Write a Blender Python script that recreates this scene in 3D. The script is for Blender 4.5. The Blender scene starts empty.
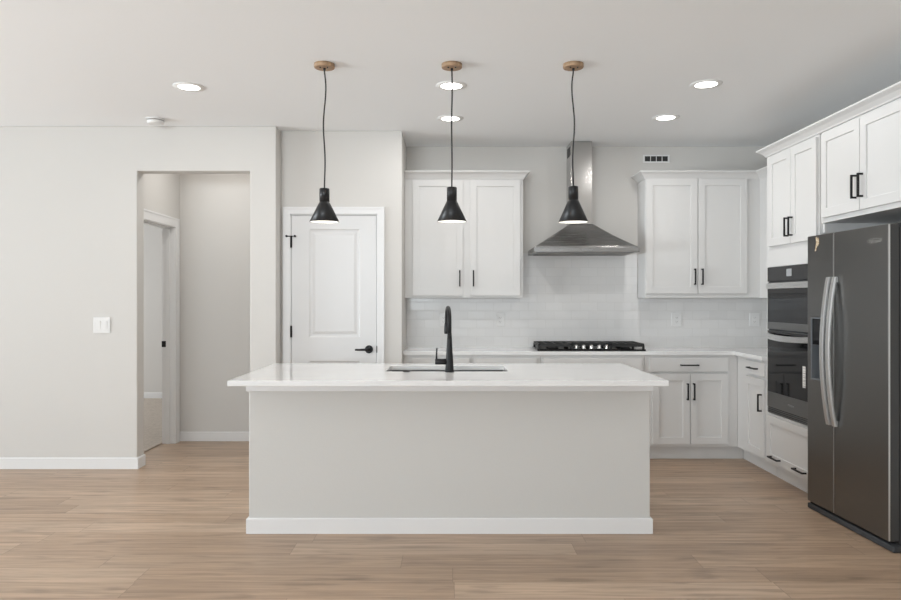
import bpy, bmesh, math
from mathutils import Vector, Matrix

S = bpy.context.scene
COL = S.collection
PI = math.pi

# ------------------------------------------------------------------ camera
CAM_H = 1.3455
cam_data = bpy.data.cameras.new('camera')
cam_data.sensor_width = 36.0
cam_data.lens = 28.0
cam_data.clip_start = 0.05
cam = bpy.data.objects.new('camera', cam_data)
cam.location = (0, 0, CAM_H)
cam.rotation_euler = (PI / 2, 0, 0)
COL.objects.link(cam)
S.camera = cam

# ------------------------------------------------------------------ world, exposure
world = bpy.data.worlds.new('sky')
world.use_nodes = True
bg = world.node_tree.nodes['Background']
bg.inputs[0].default_value = (0.86, 0.93, 1.0, 1)
bg.inputs[1].default_value = 1.6
S.world = world
S.view_settings.view_transform = 'Standard'
S.view_settings.look = 'None'
S.view_settings.gamma = 1.0
S.view_settings.use_curve_mapping = False
S.view_settings.exposure = -0.24
S.cycles.max_bounces = 10
S.cycles.diffuse_bounces = 7
S.cycles.glossy_bounces = 5
S.cycles.sample_clamp_indirect = 6.0


def area(name, loc, rot, sx, sy, power, color=(1, 1, 1), spread=PI):
    d = bpy.data.lights.new(name, 'AREA')
    d.shape = 'RECTANGLE'
    d.size = sx
    d.size_y = sy
    d.energy = power
    d.color = color
    d.spread = spread
    o = bpy.data.objects.new(name, d)
    o.location = loc
    o.rotation_euler = rot
    COL.objects.link(o)
    return o


# daylight through the windows of the rear and far left walls (behind the camera)
DAY = (0.87, 0.95, 1.0)
area('daylight_patio_door', (-3.3, -4.46, 1.2), (PI / 2, 0, 0), 3.3, 2.2, 15, DAY)
area('daylight_rear_window', (0.9, -4.46, 1.55), (PI / 2, 0, 0), 2.0, 1.5, 35, DAY)
area('daylight_side_window', (-8.95, 2.0, 1.3), (PI / 2 + 0.08, 0, -PI / 2 - 0.15), 4.8, 2.2, 150, DAY, math.radians(120))
# added fill lights beamed upward to brighten the ceiling
area('ceiling_fill_side', (-8.5, 2.0, 0.7), (PI / 2 + 0.38, 0, -PI / 2 - 0.15), 4.8, 0.8, 175, DAY, math.radians(105))
area('ceiling_fill_patio', (-2.2, -4.3, 1.6), (PI / 2 + 0.5, 0, -0.12), 3.3, 0.8, 150, DAY, math.radians(105))
area('daylight_bedroom_window', (-6.4, 7.9, 1.5), (PI / 2, 0, -PI / 2), 1.6, 1.4, 75, (0.94, 0.97, 1.0))

# ------------------------------------------------------------------ materials


def mat(name, color, rough=0.5, metal=0.0, emit=None, estr=0.0, **kw):
    m = bpy.data.materials.new(name)
    m.use_nodes = True
    b = m.node_tree.nodes['Principled BSDF']
    b.inputs['Base Color'].default_value = (*color, 1)
    b.inputs['Roughness'].default_value = rough
    b.inputs['Metallic'].default_value = metal
    if emit:
        b.inputs['Emission Color'].default_value = (*emit, 1)
        b.inputs['Emission Strength'].default_value = estr
    for k, v in kw.items():
        b.inputs[k].default_value = v
    return m


def nodes_of(m):
    nt = m.node_tree
    return nt, nt.nodes['Principled BSDF'], nt.nodes.new, nt.links.new


def add_bump(m, scale=220.0, strength=0.08, dist=0.002, detail=2.0):
    nt, b, N, L = nodes_of(m)
    tc = N('ShaderNodeTexCoord')
    nz = N('ShaderNodeTexNoise')
    nz.inputs['Scale'].default_value = scale
    nz.inputs['Detail'].default_value = detail
    bp = N('ShaderNodeBump')
    bp.inputs['Strength'].default_value = strength
    bp.inputs['Distance'].default_value = dist
    L(tc.outputs['Object'], nz.inputs['Vector'])
    L(nz.outputs['Fac'], bp.inputs['Height'])
    L(bp.outputs['Normal'], b.inputs['Normal'])
    return m


def add_tint(m, c1, c2, scale=(3, 3, 3), lo=0.35, hi=0.65):
    nt, b, N, L = nodes_of(m)
    tc = N('ShaderNodeTexCoord')
    mp = N('ShaderNodeMapping')
    mp.inputs['Scale'].default_value = scale
    nz = N('ShaderNodeTexNoise')
    nz.inputs['Scale'].default_value = 1.0
    nz.inputs['Detail'].default_value = 4.0
    rp = N('ShaderNodeValToRGB')
    rp.color_ramp.elements[0].position = lo
    rp.color_ramp.elements[0].color = (*c1, 1)
    rp.color_ramp.elements[1].position = hi
    rp.color_ramp.elements[1].color = (*c2, 1)
    L(tc.outputs['Object'], mp.inputs['Vector'])
    L(mp.outputs['Vector'], nz.inputs['Vector'])
    L(nz.outputs['Fac'], rp.inputs['Fac'])
    L(rp.outputs['Color'], b.inputs['Base Color'])
    return m


M_WALL = add_bump(mat('wall_paint', (0.61, 0.595, 0.571), 0.7), 90, 0.12, 0.002)
M_ISL = add_bump(mat('island_paint', (0.58, 0.572, 0.552), 0.7), 70, 0.16, 0.002)  # wall paint toned a little darker for the weaker light on the island
M_CEIL = add_bump(mat('ceiling_paint', (0.88, 0.895, 0.905), 0.8), 60, 0.12, 0.002)
M_TRIM = mat('trim_white', (0.745, 0.745, 0.745), 0.42)
M_DOOR = mat('door_white', (0.675, 0.675, 0.675), 0.40)
M_CAB = add_bump(mat('cabinet_white', (0.66, 0.656, 0.647), 0.38), 300, 0.02, 0.0005)
M_CABIN = mat('cabinet_inside', (0.55, 0.54, 0.53), 0.6)
M_QUARTZ = add_tint(mat('quartz_white', (0.78, 0.78, 0.78), 0.10), (0.765, 0.765, 0.762), (0.795, 0.795, 0.795), (5, 9, 5), 0.3, 0.6)
M_BLACK = add_bump(mat('matte_black', (0.010, 0.010, 0.011), 0.45, 0.0, **{'Specular IOR Level': 0.28}), 400, 0.02, 0.0003)
M_BLACKMETAL = mat('black_shade', (0.014, 0.014, 0.015), 0.36, 0.0, **{'Specular IOR Level': 0.35})
M_CORD = mat('cord_black', (0.02, 0.02, 0.02), 0.7)
M_IRON = add_bump(mat('cast_iron', (0.012, 0.012, 0.012), 0.55), 500, 0.1, 0.0005)
M_GLASSBLACK = mat('black_glass', (0.010, 0.010, 0.011), 0.05, 0.0, **{'Specular IOR Level': 0.24})
M_PANELGREY = mat('oven_panel', (0.022, 0.022, 0.023), 0.22, 0.0, **{'Specular IOR Level': 0.3})
M_CHROME = mat('polished_metal', (0.75, 0.75, 0.74), 0.18, 1.0)
M_PLATE = mat('plate_plastic', (0.76, 0.76, 0.755), 0.35)
M_SLOT = mat('dark_slot', (0.03, 0.03, 0.03), 0.6)
M_SLOTGREY = mat('grey_slot', (0.27, 0.27, 0.265), 0.6)
M_SHADEIN = mat('shade_liner', (0.9, 0.9, 0.88), 0.5)
M_BULB = mat('bulb_glow', (1, 1, 1), 0.5, 0, (1.0, 0.95, 0.87), 14.0)
M_DIFF = mat('led_diffuser', (1, 1, 1), 0.5, 0, (1.0, 0.975, 0.945), 9.0)
M_RING = mat('led_trim_ring', (0.82, 0.82, 0.81), 0.5)
M_DISPLAY = mat('display_grey', (0.30, 0.31, 0.32), 0.2, 0, (0.6, 0.65, 0.7), 0.06)
M_TAPE = add_tint(mat('tan_tape', (0.5, 0.36, 0.2), 0.7), (0.68, 0.6, 0.45), (0.34, 0.22, 0.12), (120, 120, 120))
M_BANDS = add_tint(mat('pale_bands', (0.75, 0.74, 0.72), 0.6), (0.45, 0.45, 0.45), (0.82, 0.82, 0.8), (2, 2, 90), 0.4, 0.5)
M_DKPLASTIC = add_bump(mat('dark_plastic', (0.03, 0.033, 0.037), 0.5), 200, 0.05, 0.0005)
M_FRSIDE = add_bump(mat('fridge_side', (0.045, 0.045, 0.045), 0.5), 260, 0.12, 0.0006)
M_DISPGREY = mat('dispenser_grey', (0.16, 0.175, 0.19), 0.35)
M_SINK = mat('sink_steel', (0.22, 0.22, 0.22), 0.3, 1.0)


def steel(name, color, rough, stretch, amount=0.05, bump=0.05):
    """Brushed stainless steel: fine streaks in roughness and bump."""
    m = mat(name, color, rough, 1.0)
    nt, b, N, L = nodes_of(m)
    tc = N('ShaderNodeTexCoord')
    mp = N('ShaderNodeMapping')
    mp.inputs['Scale'].default_value = stretch
    nz = N('ShaderNodeTexNoise')
    nz.inputs['Scale'].default_value = 1.0
    nz.inputs['Detail'].default_value = 3.0
    mr = N('ShaderNodeMapRange')
    mr.inputs['From Min'].default_value = 0.3
    mr.inputs['From Max'].default_value = 0.7
    mr.inputs['To Min'].default_value = rough - amount
    mr.inputs['To Max'].default_value = rough + amount
    bp = N('ShaderNodeBump')
    bp.inputs['Strength'].default_value = bump
    bp.inputs['Distance'].default_value = 0.0004
    L(tc.outputs['Object'], mp.inputs['Vector'])
    L(mp.outputs['Vector'], nz.inputs['Vector'])
    L(nz.outputs['Fac'], mr.inputs['Value'])
    L(mr.outputs['Result'], b.inputs['Roughness'])
    L(nz.outputs['Fac'], bp.inputs['Height'])
    L(bp.outputs['Normal'], b.inputs['Normal'])
    return m


M_FRIDGE = steel('black_stainless', (0.195, 0.192, 0.187), 0.31, (3, 3, 500), 0.012, 0.004)
M_FRHANDLE = steel('handle_stainless', (0.64, 0.64, 0.635), 0.38, (400, 400, 4))
M_HOOD = steel('hood_stainless', (0.32, 0.316, 0.31), 0.25, (4, 4, 500))
M_CHIM = steel('chimney_stainless', (0.47, 0.462, 0.45), 0.2, (500, 500, 4))
M_OVSTEEL = steel('oven_stainless', (0.20, 0.198, 0.195), 0.32, (4, 4, 400))
M_OVHANDLE = steel('oven_handle_stainless', (0.66, 0.66, 0.655), 0.30, (4, 4, 400))


def wood_canopy():
    m = mat('canopy_wood', (0.42, 0.25, 0.13), 0.5)
    add_tint(m, (0.27, 0.17, 0.098), (0.44, 0.295, 0.18), (14, 90, 14))
    return m


M_WOOD = wood_canopy()


def floor_material():
    m = mat('vinyl_planks', (0.4, 0.3, 0.2), 0.36)
    nt, b, N, L = nodes_of(m)

    def math_(op, a, bb=None, c=None):
        n = N('ShaderNodeMath')
        n.operation = op
        for i, v in enumerate((a, bb, c)):
            if v is None:
                continue
            if isinstance(v, (int, float)):
                n.inputs[i].default_value = v
            else:
                L(v, n.inputs[i])
        return n.outputs[0]
    W, LEN = 0.18, 1.52
    tc = N('ShaderNodeTexCoord')
    sp = N('ShaderNodeSeparateXYZ')
    L(tc.outputs['Object'], sp.inputs[0])
    yv = math_('DIVIDE', math_('ADD', sp.outputs['Y'], 20.06), W)
    row = math_('FLOOR', yv)
    wn = N('ShaderNodeTexWhiteNoise')
    wn.noise_dimensions = '1D'
    L(row, wn.inputs['W'])
    xv = math_('ADD', math_('DIVIDE', math_('ADD', sp.outputs['X'], 20.0), LEN), math_('MULTIPLY', wn.outputs['Value'], 7.3))
    pid = math_('FLOOR', xv)
    wn2 = N('ShaderNodeTexWhiteNoise')
    wn2.noise_dimensions = '2D'
    cb = N('ShaderNodeCombineXYZ')
    L(pid, cb.inputs[0])
    L(row, cb.inputs[1])
    L(cb.outputs[0], wn2.inputs['Vector'])
    # plank tone
    ramp = N('ShaderNodeValToRGB')
    cr = ramp.color_ramp
    cr.elements[0].position = 0.0
    cr.elements[0].color = (0.375, 0.262, 0.18, 1)
    cr.elements[1].position = 1.0
    cr.elements[1].color = (0.495, 0.362, 0.258, 1)
    e = cr.elements.new(0.5)
    e.color = (0.437, 0.308, 0.212, 1)
    L(wn2.outputs['Value'], ramp.inputs['Fac'])
    # grain, shifted from plank to plank
    cg = N('ShaderNodeCombineXYZ')
    L(math_('ADD', math_('MULTIPLY', sp.outputs['X'], 1.6), math_('MULTIPLY', wn2.outputs['Value'], 37.0)), cg.inputs[0])
    L(math_('ADD', math_('MULTIPLY', sp.outputs['Y'], 30.0), math_('MULTIPLY', wn2.outputs['Value'], 91.0)), cg.inputs[1])
    g = N('ShaderNodeTexNoise')
    g.inputs['Scale'].default_value = 1.0
    g.inputs['Detail'].default_value = 6.0
    g.inputs['Roughness'].default_value = 0.6
    g.inputs['Distortion'].default_value = 0.6
    L(cg.outputs[0], g.inputs['Vector'])
    gr = N('ShaderNodeMapRange')
    gr.inputs['From Min'].default_value = 0.25
    gr.inputs['From Max'].default_value = 0.75
    gr.inputs['To Min'].default_value = 0.62
    gr.inputs['To Max'].default_value = 1.26
    L(g.outputs['Fac'], gr.inputs['Value'])
    # broad dark smudges and knots
    ck = N('ShaderNodeCombineXYZ')
    L(math_('ADD', math_('MULTIPLY', sp.outputs['X'], 3.2), math_('MULTIPLY', wn2.outputs['Value'], 53.0)), ck.inputs[0])
    L(math_('ADD', math_('MULTIPLY', sp.outputs['Y'], 17.0), math_('MULTIPLY', wn2.outputs['Value'], 29.0)), ck.inputs[1])
    k = N('ShaderNodeTexNoise')
    k.inputs['Scale'].default_value = 1.0
    k.inputs['Detail'].default_value = 2.0
    L(ck.outputs[0], k.inputs['Vector'])
    kr = N('ShaderNodeMapRange')
    kr.inputs['From Min'].default_value = 0.57
    kr.inputs['From Max'].default_value = 0.78
    kr.inputs['To Min'].default_value = 1.0
    kr.inputs['To Max'].default_value = 0.62
    L(k.outputs['Fac'], kr.inputs['Value'])
    # joints
    fy = math_('FRACT', yv)
    fx = math_('FRACT', xv)
    dy = math_('MULTIPLY', math_('MINIMUM', fy, math_('SUBTRACT', 1.0, fy)), W)
    dx = math_('MULTIPLY', math_('MINIMUM', fx, math_('SUBTRACT', 1.0, fx)), LEN)
    dj = math_('MINIMUM', dx, dy)
    jr = N('ShaderNodeMapRange')
    jr.inputs['From Min'].default_value = 0.0006
    jr.inputs['From Max'].default_value = 0.0022
    jr.inputs['To Min'].default_value = 0.62
    jr.inputs['To Max'].default_value = 1.0
    L(dj, jr.inputs['Value'])
    f = math_('MULTIPLY', math_('MULTIPLY', gr.outputs[0], kr.outputs[0]), jr.outputs[0])
    mx = N('ShaderNodeVectorMath')
    mx.operation = 'SCALE'
    L(ramp.outputs['Color'], mx.inputs[0])
    L(f, mx.inputs['Scale'])
    L(mx.outputs['Vector'], b.inputs['Base Color'])
    bp = N('ShaderNodeBump')
    bp.inputs['Strength'].default_value = 0.15
    bp.inputs['Distance'].default_value = 0.001
    L(f, bp.inputs['Height'])
    L(bp.outputs['Normal'], b.inputs['Normal'])
    return m


M_FLOOR = floor_material()
M_CARPET = add_bump(add_tint(mat('carpet', (0.42, 0.38, 0.34), 0.95), (0.44, 0.385, 0.33), (0.54, 0.475, 0.41), (40, 40, 40)), 350, 0.8, 0.006)


def tile_material():
    m = mat('subway_tile', (0.80, 0.80, 0.80), 0.14)
    nt, b, N, L = nodes_of(m)
    tc = N('ShaderNodeTexCoord')
    sp = N('ShaderNodeSeparateXYZ')
    cb = N('ShaderNodeCombineXYZ')
    L(tc.outputs['Object'], sp.inputs[0])
    L(sp.outputs['X'], cb.inputs[0])
    L(sp.outputs['Z'], cb.inputs[1])
    br = N('ShaderNodeTexBrick')
    br.offset = 0.5
    br.inputs['Scale'].default_value = 1.0
    br.inputs['Brick Width'].default_value = 0.156
    br.inputs['Row Height'].default_value = 0.078
    br.inputs['Mortar Size'].default_value = 0.0022
    br.inputs['Mortar Smooth'].default_value = 0.25
    br.inputs['Color1'].default_value = (0.705, 0.70, 0.693, 1)
    br.inputs['Color2'].default_value = (0.74, 0.735, 0.728, 1)
    br.inputs['Mortar'].default_value = (0.635, 0.63, 0.62, 1)
    L(cb.outputs[0], br.inputs['Vector'])
    L(br.outputs['Color'], b.inputs['Base Color'])
    bp = N('ShaderNodeBump')
    bp.invert = True
    bp.inputs['Strength'].default_value = 0.4
    bp.inputs['Distance'].default_value = 0.001
    L(br.outputs['Fac'], bp.inputs['Height'])
    L(bp.outputs['Normal'], b.inputs['Normal'])
    rr = N('ShaderNodeMapRange')
    rr.inputs['To Min'].default_value = 0.16
    rr.inputs['To Max'].default_value = 0.7
    L(br.outputs['Fac'], rr.inputs['Value'])
    L(rr.outputs['Result'], b.inputs['Roughness'])
    return m


M_TILE = tile_material()

# ------------------------------------------------------------------ mesh helpers


def quad(bm, pts, smooth=False):
    f = bm.faces.new([bm.verts.new(p) for p in pts])
    f.smooth = smooth
    return f


def box(bm, x0, x1, y0, y1, z0, z1):
    v = [bm.verts.new((x, y, z)) for x in (x0, x1) for y in (y0, y1) for z in (z0, z1)]
    for a in ((0, 1, 3, 2), (4, 6, 7, 5), (0, 4, 5, 1), (2, 3, 7, 6), (0, 2, 6, 4), (1, 5, 7, 3)):
        bm.faces.new([v[i] for i in a])


def panel(bm, us, vs, solid, w0, w1, place):
    """A slab cut on a grid of lines us x vs; cells where solid(i, j) is False are holes."""
    nu, nv = len(us) - 1, len(vs) - 1
    ok = lambda i, j: 0 <= i < nu and 0 <= j < nv and solid(i, j)
    for i in range(nu):
        for j in range(nv):
            if not ok(i, j):
                continue
            u0, u1, v0, v1 = us[i], us[i + 1], vs[j], vs[j + 1]
            quad(bm, [place(u0, v0, w0), place(u1, v0, w0), place(u1, v1, w0), place(u0, v1, w0)])
            quad(bm, [place(u0, v1, w1), place(u1, v1, w1), place(u1, v0, w1), place(u0, v0, w1)])
            for (di, dj, a, c) in ((-1, 0, (u0, v0), (u0, v1)), (1, 0, (u1, v1), (u1, v0)),
                                   (0, -1, (u1, v0), (u0, v0)), (0, 1, (u0, v1), (u1, v1))):
                if not ok(i + di, j + dj):
                    quad(bm, [place(*a, w0), place(*c, w0), place(*c, w1), place(*a, w1)])
    bmesh.ops.remove_doubles(bm, verts=bm.verts, dist=1e-5)


XZ = lambda u, v, w: (u, w, v)      # upright panel facing along y
YZ = lambda u, v, w: (w, u, v)      # upright panel facing along x
XY = lambda u, v, w: (u, v, w)      # lying panel


def ring(bm, c, r, n, axis='z', ry=None):
    ry = r if ry is None else ry
    out = []
    for k in range(n):
        a = 2 * PI * k / n
        p, q = r * math.cos(a), ry * math.sin(a)
        if axis == 'z':
            out.append(bm.verts.new((c[0] + p, c[1] + q, c[2])))
        elif axis == 'y':
            out.append(bm.verts.new((c[0] + p, c[1], c[2] + q)))
        else:
            out.append(bm.verts.new((c[0], c[1] + p, c[2] + q)))
    return out


def loft(bm, rings, cap0=True, cap1=True, smooth=True):
    n = len(rings[0])
    for a, b in zip(rings, rings[1:]):
        for k in range(n):
            f = bm.faces.new((a[k], a[(k + 1) % n], b[(k + 1) % n], b[k]))
            f.smooth = smooth
    if cap0:
        bm.faces.new(list(reversed(rings[0])))
    if cap1:
        bm.faces.new(rings[-1])


def lathe(bm, prof, c=(0, 0, 0), n=40, cap0=True, cap1=True):
    """prof: list of (radius, z)."""
    loft(bm, [ring(bm, (c[0], c[1], c[2] + z), r, n) for r, z in prof], cap0, cap1)


def cyl(bm, p0, p1, r0, r1=None, n=24):
    tube(bm, [p0, p1], [r0, r0 if r1 is None else r1], n)


def tube(bm, pts, r, n=14, cap=True):
    pts = [Vector(p) for p in pts]
    rs = [r] * len(pts) if isinstance(r, (int, float)) else r
    rings = []
    ref = None
    for i, p in enumerate(pts):
        d = (pts[min(i + 1, len(pts) - 1)] - pts[max(i - 1, 0)]).normalized()
        if ref is None:
            ref = Vector((1, 0, 0)) if abs(d.x) < 0.9 else Vector((0, 1, 0))
        ref = (ref - d * ref.dot(d)).normalized()
        s = d.cross(ref)
        rings.append([bm.verts.new(p + rs[i] * (math.cos(2 * PI * k / n) * ref + math.sin(2 * PI * k / n) * s)) for k in range(n)])
    loft(bm, rings, cap, cap)


def sweep(bm, path, prof):
    """Mitred moulding: path of (x, y) corners, prof of (out, z); 'out' is to the right of travel."""
    P = [Vector(p) for p in path]
    rows = []
    for i, p in enumerate(P):
        def nrm(a, b):
            d = (b - a).normalized()
            return Vector((d.y, -d.x))
        if i == 0:
            m = nrm(P[0], P[1])
        elif i == len(P) - 1:
            m = nrm(P[-2], P[-1])
        else:
            a, b = nrm(P[i - 1], p), nrm(p, P[i + 1])
            m = (a + b)
            m = m / m.dot(a)
        rows.append([bm.verts.new((p.x + m.x * o, p.y + m.y * o, z)) for o, z in prof])
    n = len(prof)
    for a, b in zip(rows, rows[1:]):
        for k in range(n):
            bm.faces.new((a[k], a[(k + 1) % n], b[(k + 1) % n], b[k]))
    bm.faces.new(list(reversed(rows[0])))
    bm.faces.new(rows[-1])


def obj(name, bm, m, parent=None, bevel=0.0, seg=2):
    bmesh.ops.recalc_face_normals(bm, faces=bm.faces)
    me = bpy.data.meshes.new(name)
    bm.to_mesh(me)
    bm.free()
    me.materials.append(m)
    o = bpy.data.objects.new(name, me)
    COL.objects.link(o)
    if parent is not None:
        o.parent = parent
    if bevel:
        md = o.modifiers.new('edge', 'BEVEL')
        md.width = bevel
        md.segments = seg
        md.limit_method = 'ANGLE'
        md.angle_limit = math.radians(40)
        md.harden_normals = False
    return o


def obox(name, m, parent, x0, x1, y0, y1, z0, z1, bevel=0.0015):
    bm = bmesh.new()
    box(bm, x0, x1, y0, y1, z0, z1)
    return obj(name, bm, m, parent, bevel)


def tag(o, label, cat, group=None):
    o['label'] = label
    o['category'] = cat
    o['kind'] = 'thing'
    if group:
        o['group'] = group
    return o


def thing(name, label, cat, loc=(0, 0, 0), rotz=0.0, group=None):
    o = bpy.data.objects.new(name, None)
    o.empty_display_size = 0.1
    COL.objects.link(o)
    o.location = loc
    o.rotation_euler = (0, 0, rotz)
    return tag(o, label, cat, group)


def struct(o, label=None, cat=None):
    o['kind'] = 'structure'
    if label:
        o['label'] = label
    if cat:
        o['category'] = cat
    return o


def sroot(name, label, cat):
    o = bpy.data.objects.new(name, None)
    COL.objects.link(o)
    return struct(o, label, cat)


# ------------------------------------------------------------------ the shell
HC = 2.732                     # ceiling
YL, YP, YB = 5.59, 5.75, 6.335  # left wall, pantry wall, kitchen back wall
XPL, XPR = -1.3915, -0.398      # sides of the pantry bay
XR = 3.03                      # right wall
YH = 6.69                      # hall end wall
XH = -2.586                    # hall left wall


def sbox(name, m, x0, x1, y0, y1, z0, z1, label, cat, bevel=0.0):
    return struct(obox(name, m, None, x0, x1, y0, y1, z0, z1, bevel), label, cat)


def spanel(name, m, us, vs, solid, w0, w1, place, label, cat, bevel=0.0):
    bm = bmesh.new()
    panel(bm, us, vs, solid, w0, w1, place)
    return struct(obj(name, bm, m, None, bevel), label, cat)


sbox('floor', M_FLOOR, -9.2, 3.2, -4.7, 9.7, -0.1, 0.0, 'light brown wood-look plank floor', 'floor')
sbox('floor_bedroom', M_CARPET, -6.9, -2.70, 5.72, 9.52, 0.0, 0.012, 'greyish beige carpet seen past the hall door frame', 'carpet')
sbox('ceiling', M_CEIL, -9.2, 3.2, -4.7, 9.7, HC, HC + 0.1, 'plain light grey ceiling over kitchen and hall', 'ceiling')
spanel('wall_left', M_WALL, [-9.0, -2.5, -1.6, XPL], [0, 2.374, HC], lambda i, j: not (i == 1 and j == 0), YL, YL + 0.126, XZ,
       'pale greige wall with a tall cased-free opening to the hall', 'wall', 0.006)
sbox('wall_pantry_left', M_WALL, -1.5, XPL - 0.0005, YL + 0.127, YP + 0.11, 0, HC, 'short wall return left of the pantry door', 'wall')
DX0, DX1, DZ1 = -1.3045, -0.6090, 2.040
spanel('wall_pantry', M_WALL, [XPL, DX0 - 0.02, DX1 + 0.02, XPR], [0, DZ1 + 0.02, HC], lambda i, j: not (i == 1 and j == 0), YP, YP + 0.11, XZ,
       'pale greige wall around the white pantry door', 'wall', 0.004)
sbox('wall_pantry_right', M_WALL, XPR - 0.11, XPR, YP + 0.111, YB + 0.1, 0, HC, 'narrow wall side beside the left hanging cabinet', 'wall')
sbox('wall_back', M_WALL, XPR + 0.001, XR + 0.12, YB, YB + 0.12, 0, HC, 'beige kitchen wall behind the range hood', 'wall')
sbox('wall_right', M_WALL, XR, XR + 0.12, -4.6, YB - 0.001, 0, HC, 'beige wall behind the refrigerator and oven tower', 'wall')
sbox('wall_pantry_back', M_WALL, -1.5, XPR - 0.111, YB + 0.0, YB + 0.1, 0, HC, 'closed wall inside the pantry', 'wall')
# hall and bedroom beyond
HJ0, HJ1 = 5.78, 6.555
spanel('wall_hall_left', M_WALL, [YL + 0.127, HJ0 - 0.02, HJ1 + 0.02, 9.52], [0, 2.045, HC], lambda i, j: not (i == 1 and j == 0),
       XH - 0.11, XH, YZ, 'hall side wall holding the white bedroom door frame', 'wall')
sbox('wall_hall_end', M_WALL, XH + 0.001, -1.501, YH, YH + 0.1, 0, HC, 'pale end wall of the short hall', 'wall')
sbox('wall_hall_right', M_WALL, -1.5, -1.39, YP + 0.111, YH + 0.1, 0, HC, 'hall side wall behind the pantry', 'wall')
sbox('wall_bedroom', M_WALL, -6.9, XH - 0.111, 9.52, 9.62, 0, HC, 'bedroom wall glimpsed through the hall door frame', 'wall')
sbox('wall_bedroom_left', M_WALL, -7.0, -6.9, 5.716, 9.62, 0, HC, 'side wall of the bedroom', 'wall')
# living side, behind the camera
RW = [-9.0, -5.0, -1.6, -0.2, 2.0, XR]
spanel('wall_rear', M_WALL, RW, [0, 0.02, 0.75, 2.3, 2.35, HC],
       lambda i, j: not ((i == 1 and 1 <= j <= 2) or (i == 3 and j == 2)), -4.6, -4.48, XZ, 'rear wall with patio door and window openings', 'wall')
spanel('wall_far_left', M_WALL, [-4.6, -0.6, 4.6, YL], [0, 0.15, 2.45, HC], lambda i, j: not (i == 1 and j == 1), -9.1, -9.0, YZ,
       'far left wall with a wide window opening', 'wall')


def window(name, us, vs, w0, w1, place, label):
    r = 0.05
    mid = (us[0] + us[1]) / 2
    bm = bmesh.new()
    uu = [us[0], us[0] + r, mid - r / 2, mid + r / 2, us[1] - r, us[1]]
    vv = [vs[0], vs[0] + r, vs[1] - r, vs[1]]
    panel(bm, uu, vv, lambda i, j: not (i in (1, 3) and j == 1), w0, w1, place)
    struct(obj(name, bm, M_TRIM, None, 0.003), label, 'window')


window('window_1', (-4.99, -1.61), (0.03, 2.29), -4.58, -4.50, XZ, 'white framed sliding patio door in the rear wall')
window('window_2', (-0.19, 1.99), (0.76, 2.29), -4.58, -4.50, XZ, 'white framed window in the rear wall')
window('window_3', (-0.59, 4.59), (0.16, 2.44), -9.09, -9.01, YZ, 'white framed window in the far left wall')

# baseboards
BH, BT = 0.089, 0.013


def baseboard(name, path, label):
    bm = bmesh.new()
    sweep(bm, path, [(0.0005, 0.0), (BT, 0.0), (BT, BH - 0.006), (BT - 0.005, BH), (0.0005, BH)])
    struct(obj(name, bm, M_TRIM), label, 'baseboard')


baseboard('baseboard_left', [(-9.0, YL), (-2.5, YL), (-2.5, YL + 0.126)], 'white baseboard along the left wall turning into the hall opening')
baseboard('baseboard_pier', [(-1.598, YL), (XPL, YL), (XPL, YP)], 'white baseboard around the wall pier by the pantry door')
baseboard('baseboard_hall', [(XH, YH), (-1.5, YH)], 'white baseboard along the hall end wall')
baseboard('baseboard_bedroom', [(-6.9, 9.52), (XH - 0.111, 9.52)], 'white baseboard along the bedroom wall')

# bedroom door frame in the hall's left wall
d2 = sroot('door_2', 'white bedroom door frame standing open off the hall', 'door frame')
bm = bmesh.new()
JX0, JX1 = XH - 0.112, XH + 0.002
box(bm, JX0, JX1, HJ1, HJ1 + 0.019, 0, 2.02)
box(bm, JX0, JX1, HJ0 - 0.019, HJ0, 0, 2.02)
box(bm, JX0, JX1, HJ0 - 0.019, HJ1 + 0.019, 2.02, 2.043)
box(bm, JX0 + 0.04, JX0 + 0.075, HJ1 - 0.011, HJ1, 0, 2.02)
box(bm, JX0 + 0.04, JX0 + 0.075, HJ0, HJ1, 2.008, 2.02)
obj('jamb', bm, M_TRIM, d2, 0.0015)


def casing(bm, u0, u1, v1, w0, w1, place, cw=0.066, v0=0.0):
    panel(bm, [u0 - cw, u0, u1, u1 + cw], [v0, v1, v1 + cw], lambda i, j: j == 1 or i != 1, w0, w1, place)
    t = (w1 - w0) * 0.45
    panel(bm, [u0 - cw, u0 - cw + 0.018, u1 + cw - 0.018, u1 + cw], [v0, v1 + cw - 0.018, v1 + cw], lambda i, j: j == 1 or i != 1,
          w0 - (0.004 if w0 < w1 else -0.004), w0, place)


bm = bmesh.new()
casing(bm, HJ0 - 0.006, HJ1 + 0.006, 2.026, XH + 0.014, XH + 0.0005, YZ, 0.086)
obj('casing', bm, M_TRIM, d2, 0.002)
obox('strike_plate', M_BLACK, d2, JX0 - 0.003, JX0 + 0.036, HJ1 - 0.003, HJ1 + 0.0, 0.905, 0.962, 0.001)['label'] = 'black strike plate'

# pantry door
d1 = sroot('door_1', 'white two-panel pantry door with black lever and hinges', 'door')
bm = bmesh.new()
box(bm, DX0 - 0.0195, DX0 - 0.003, YP - 0.001, YP + 0.11, 0, DZ1 + 0.0195)
box(bm, DX1 + 0.003, DX1 + 0.0195, YP - 0.001, YP + 0.11, 0, DZ1 + 0.0195)
box(bm, DX0 - 0.0195, DX1 + 0.0195, YP - 0.001, YP + 0.11, DZ1 + 0.003, DZ1 + 0.0195)
obj('jamb', bm, M_TRIM, d1, 0.001)
bm = bmesh.new()
casing(bm, DX0 - 0.010, DX1 + 0.010, DZ1 + 0.010, YP - 0.014, YP - 0.0005, XZ, 0.058)
obj('casing', bm, M_TRIM, d1, 0.002)
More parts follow.
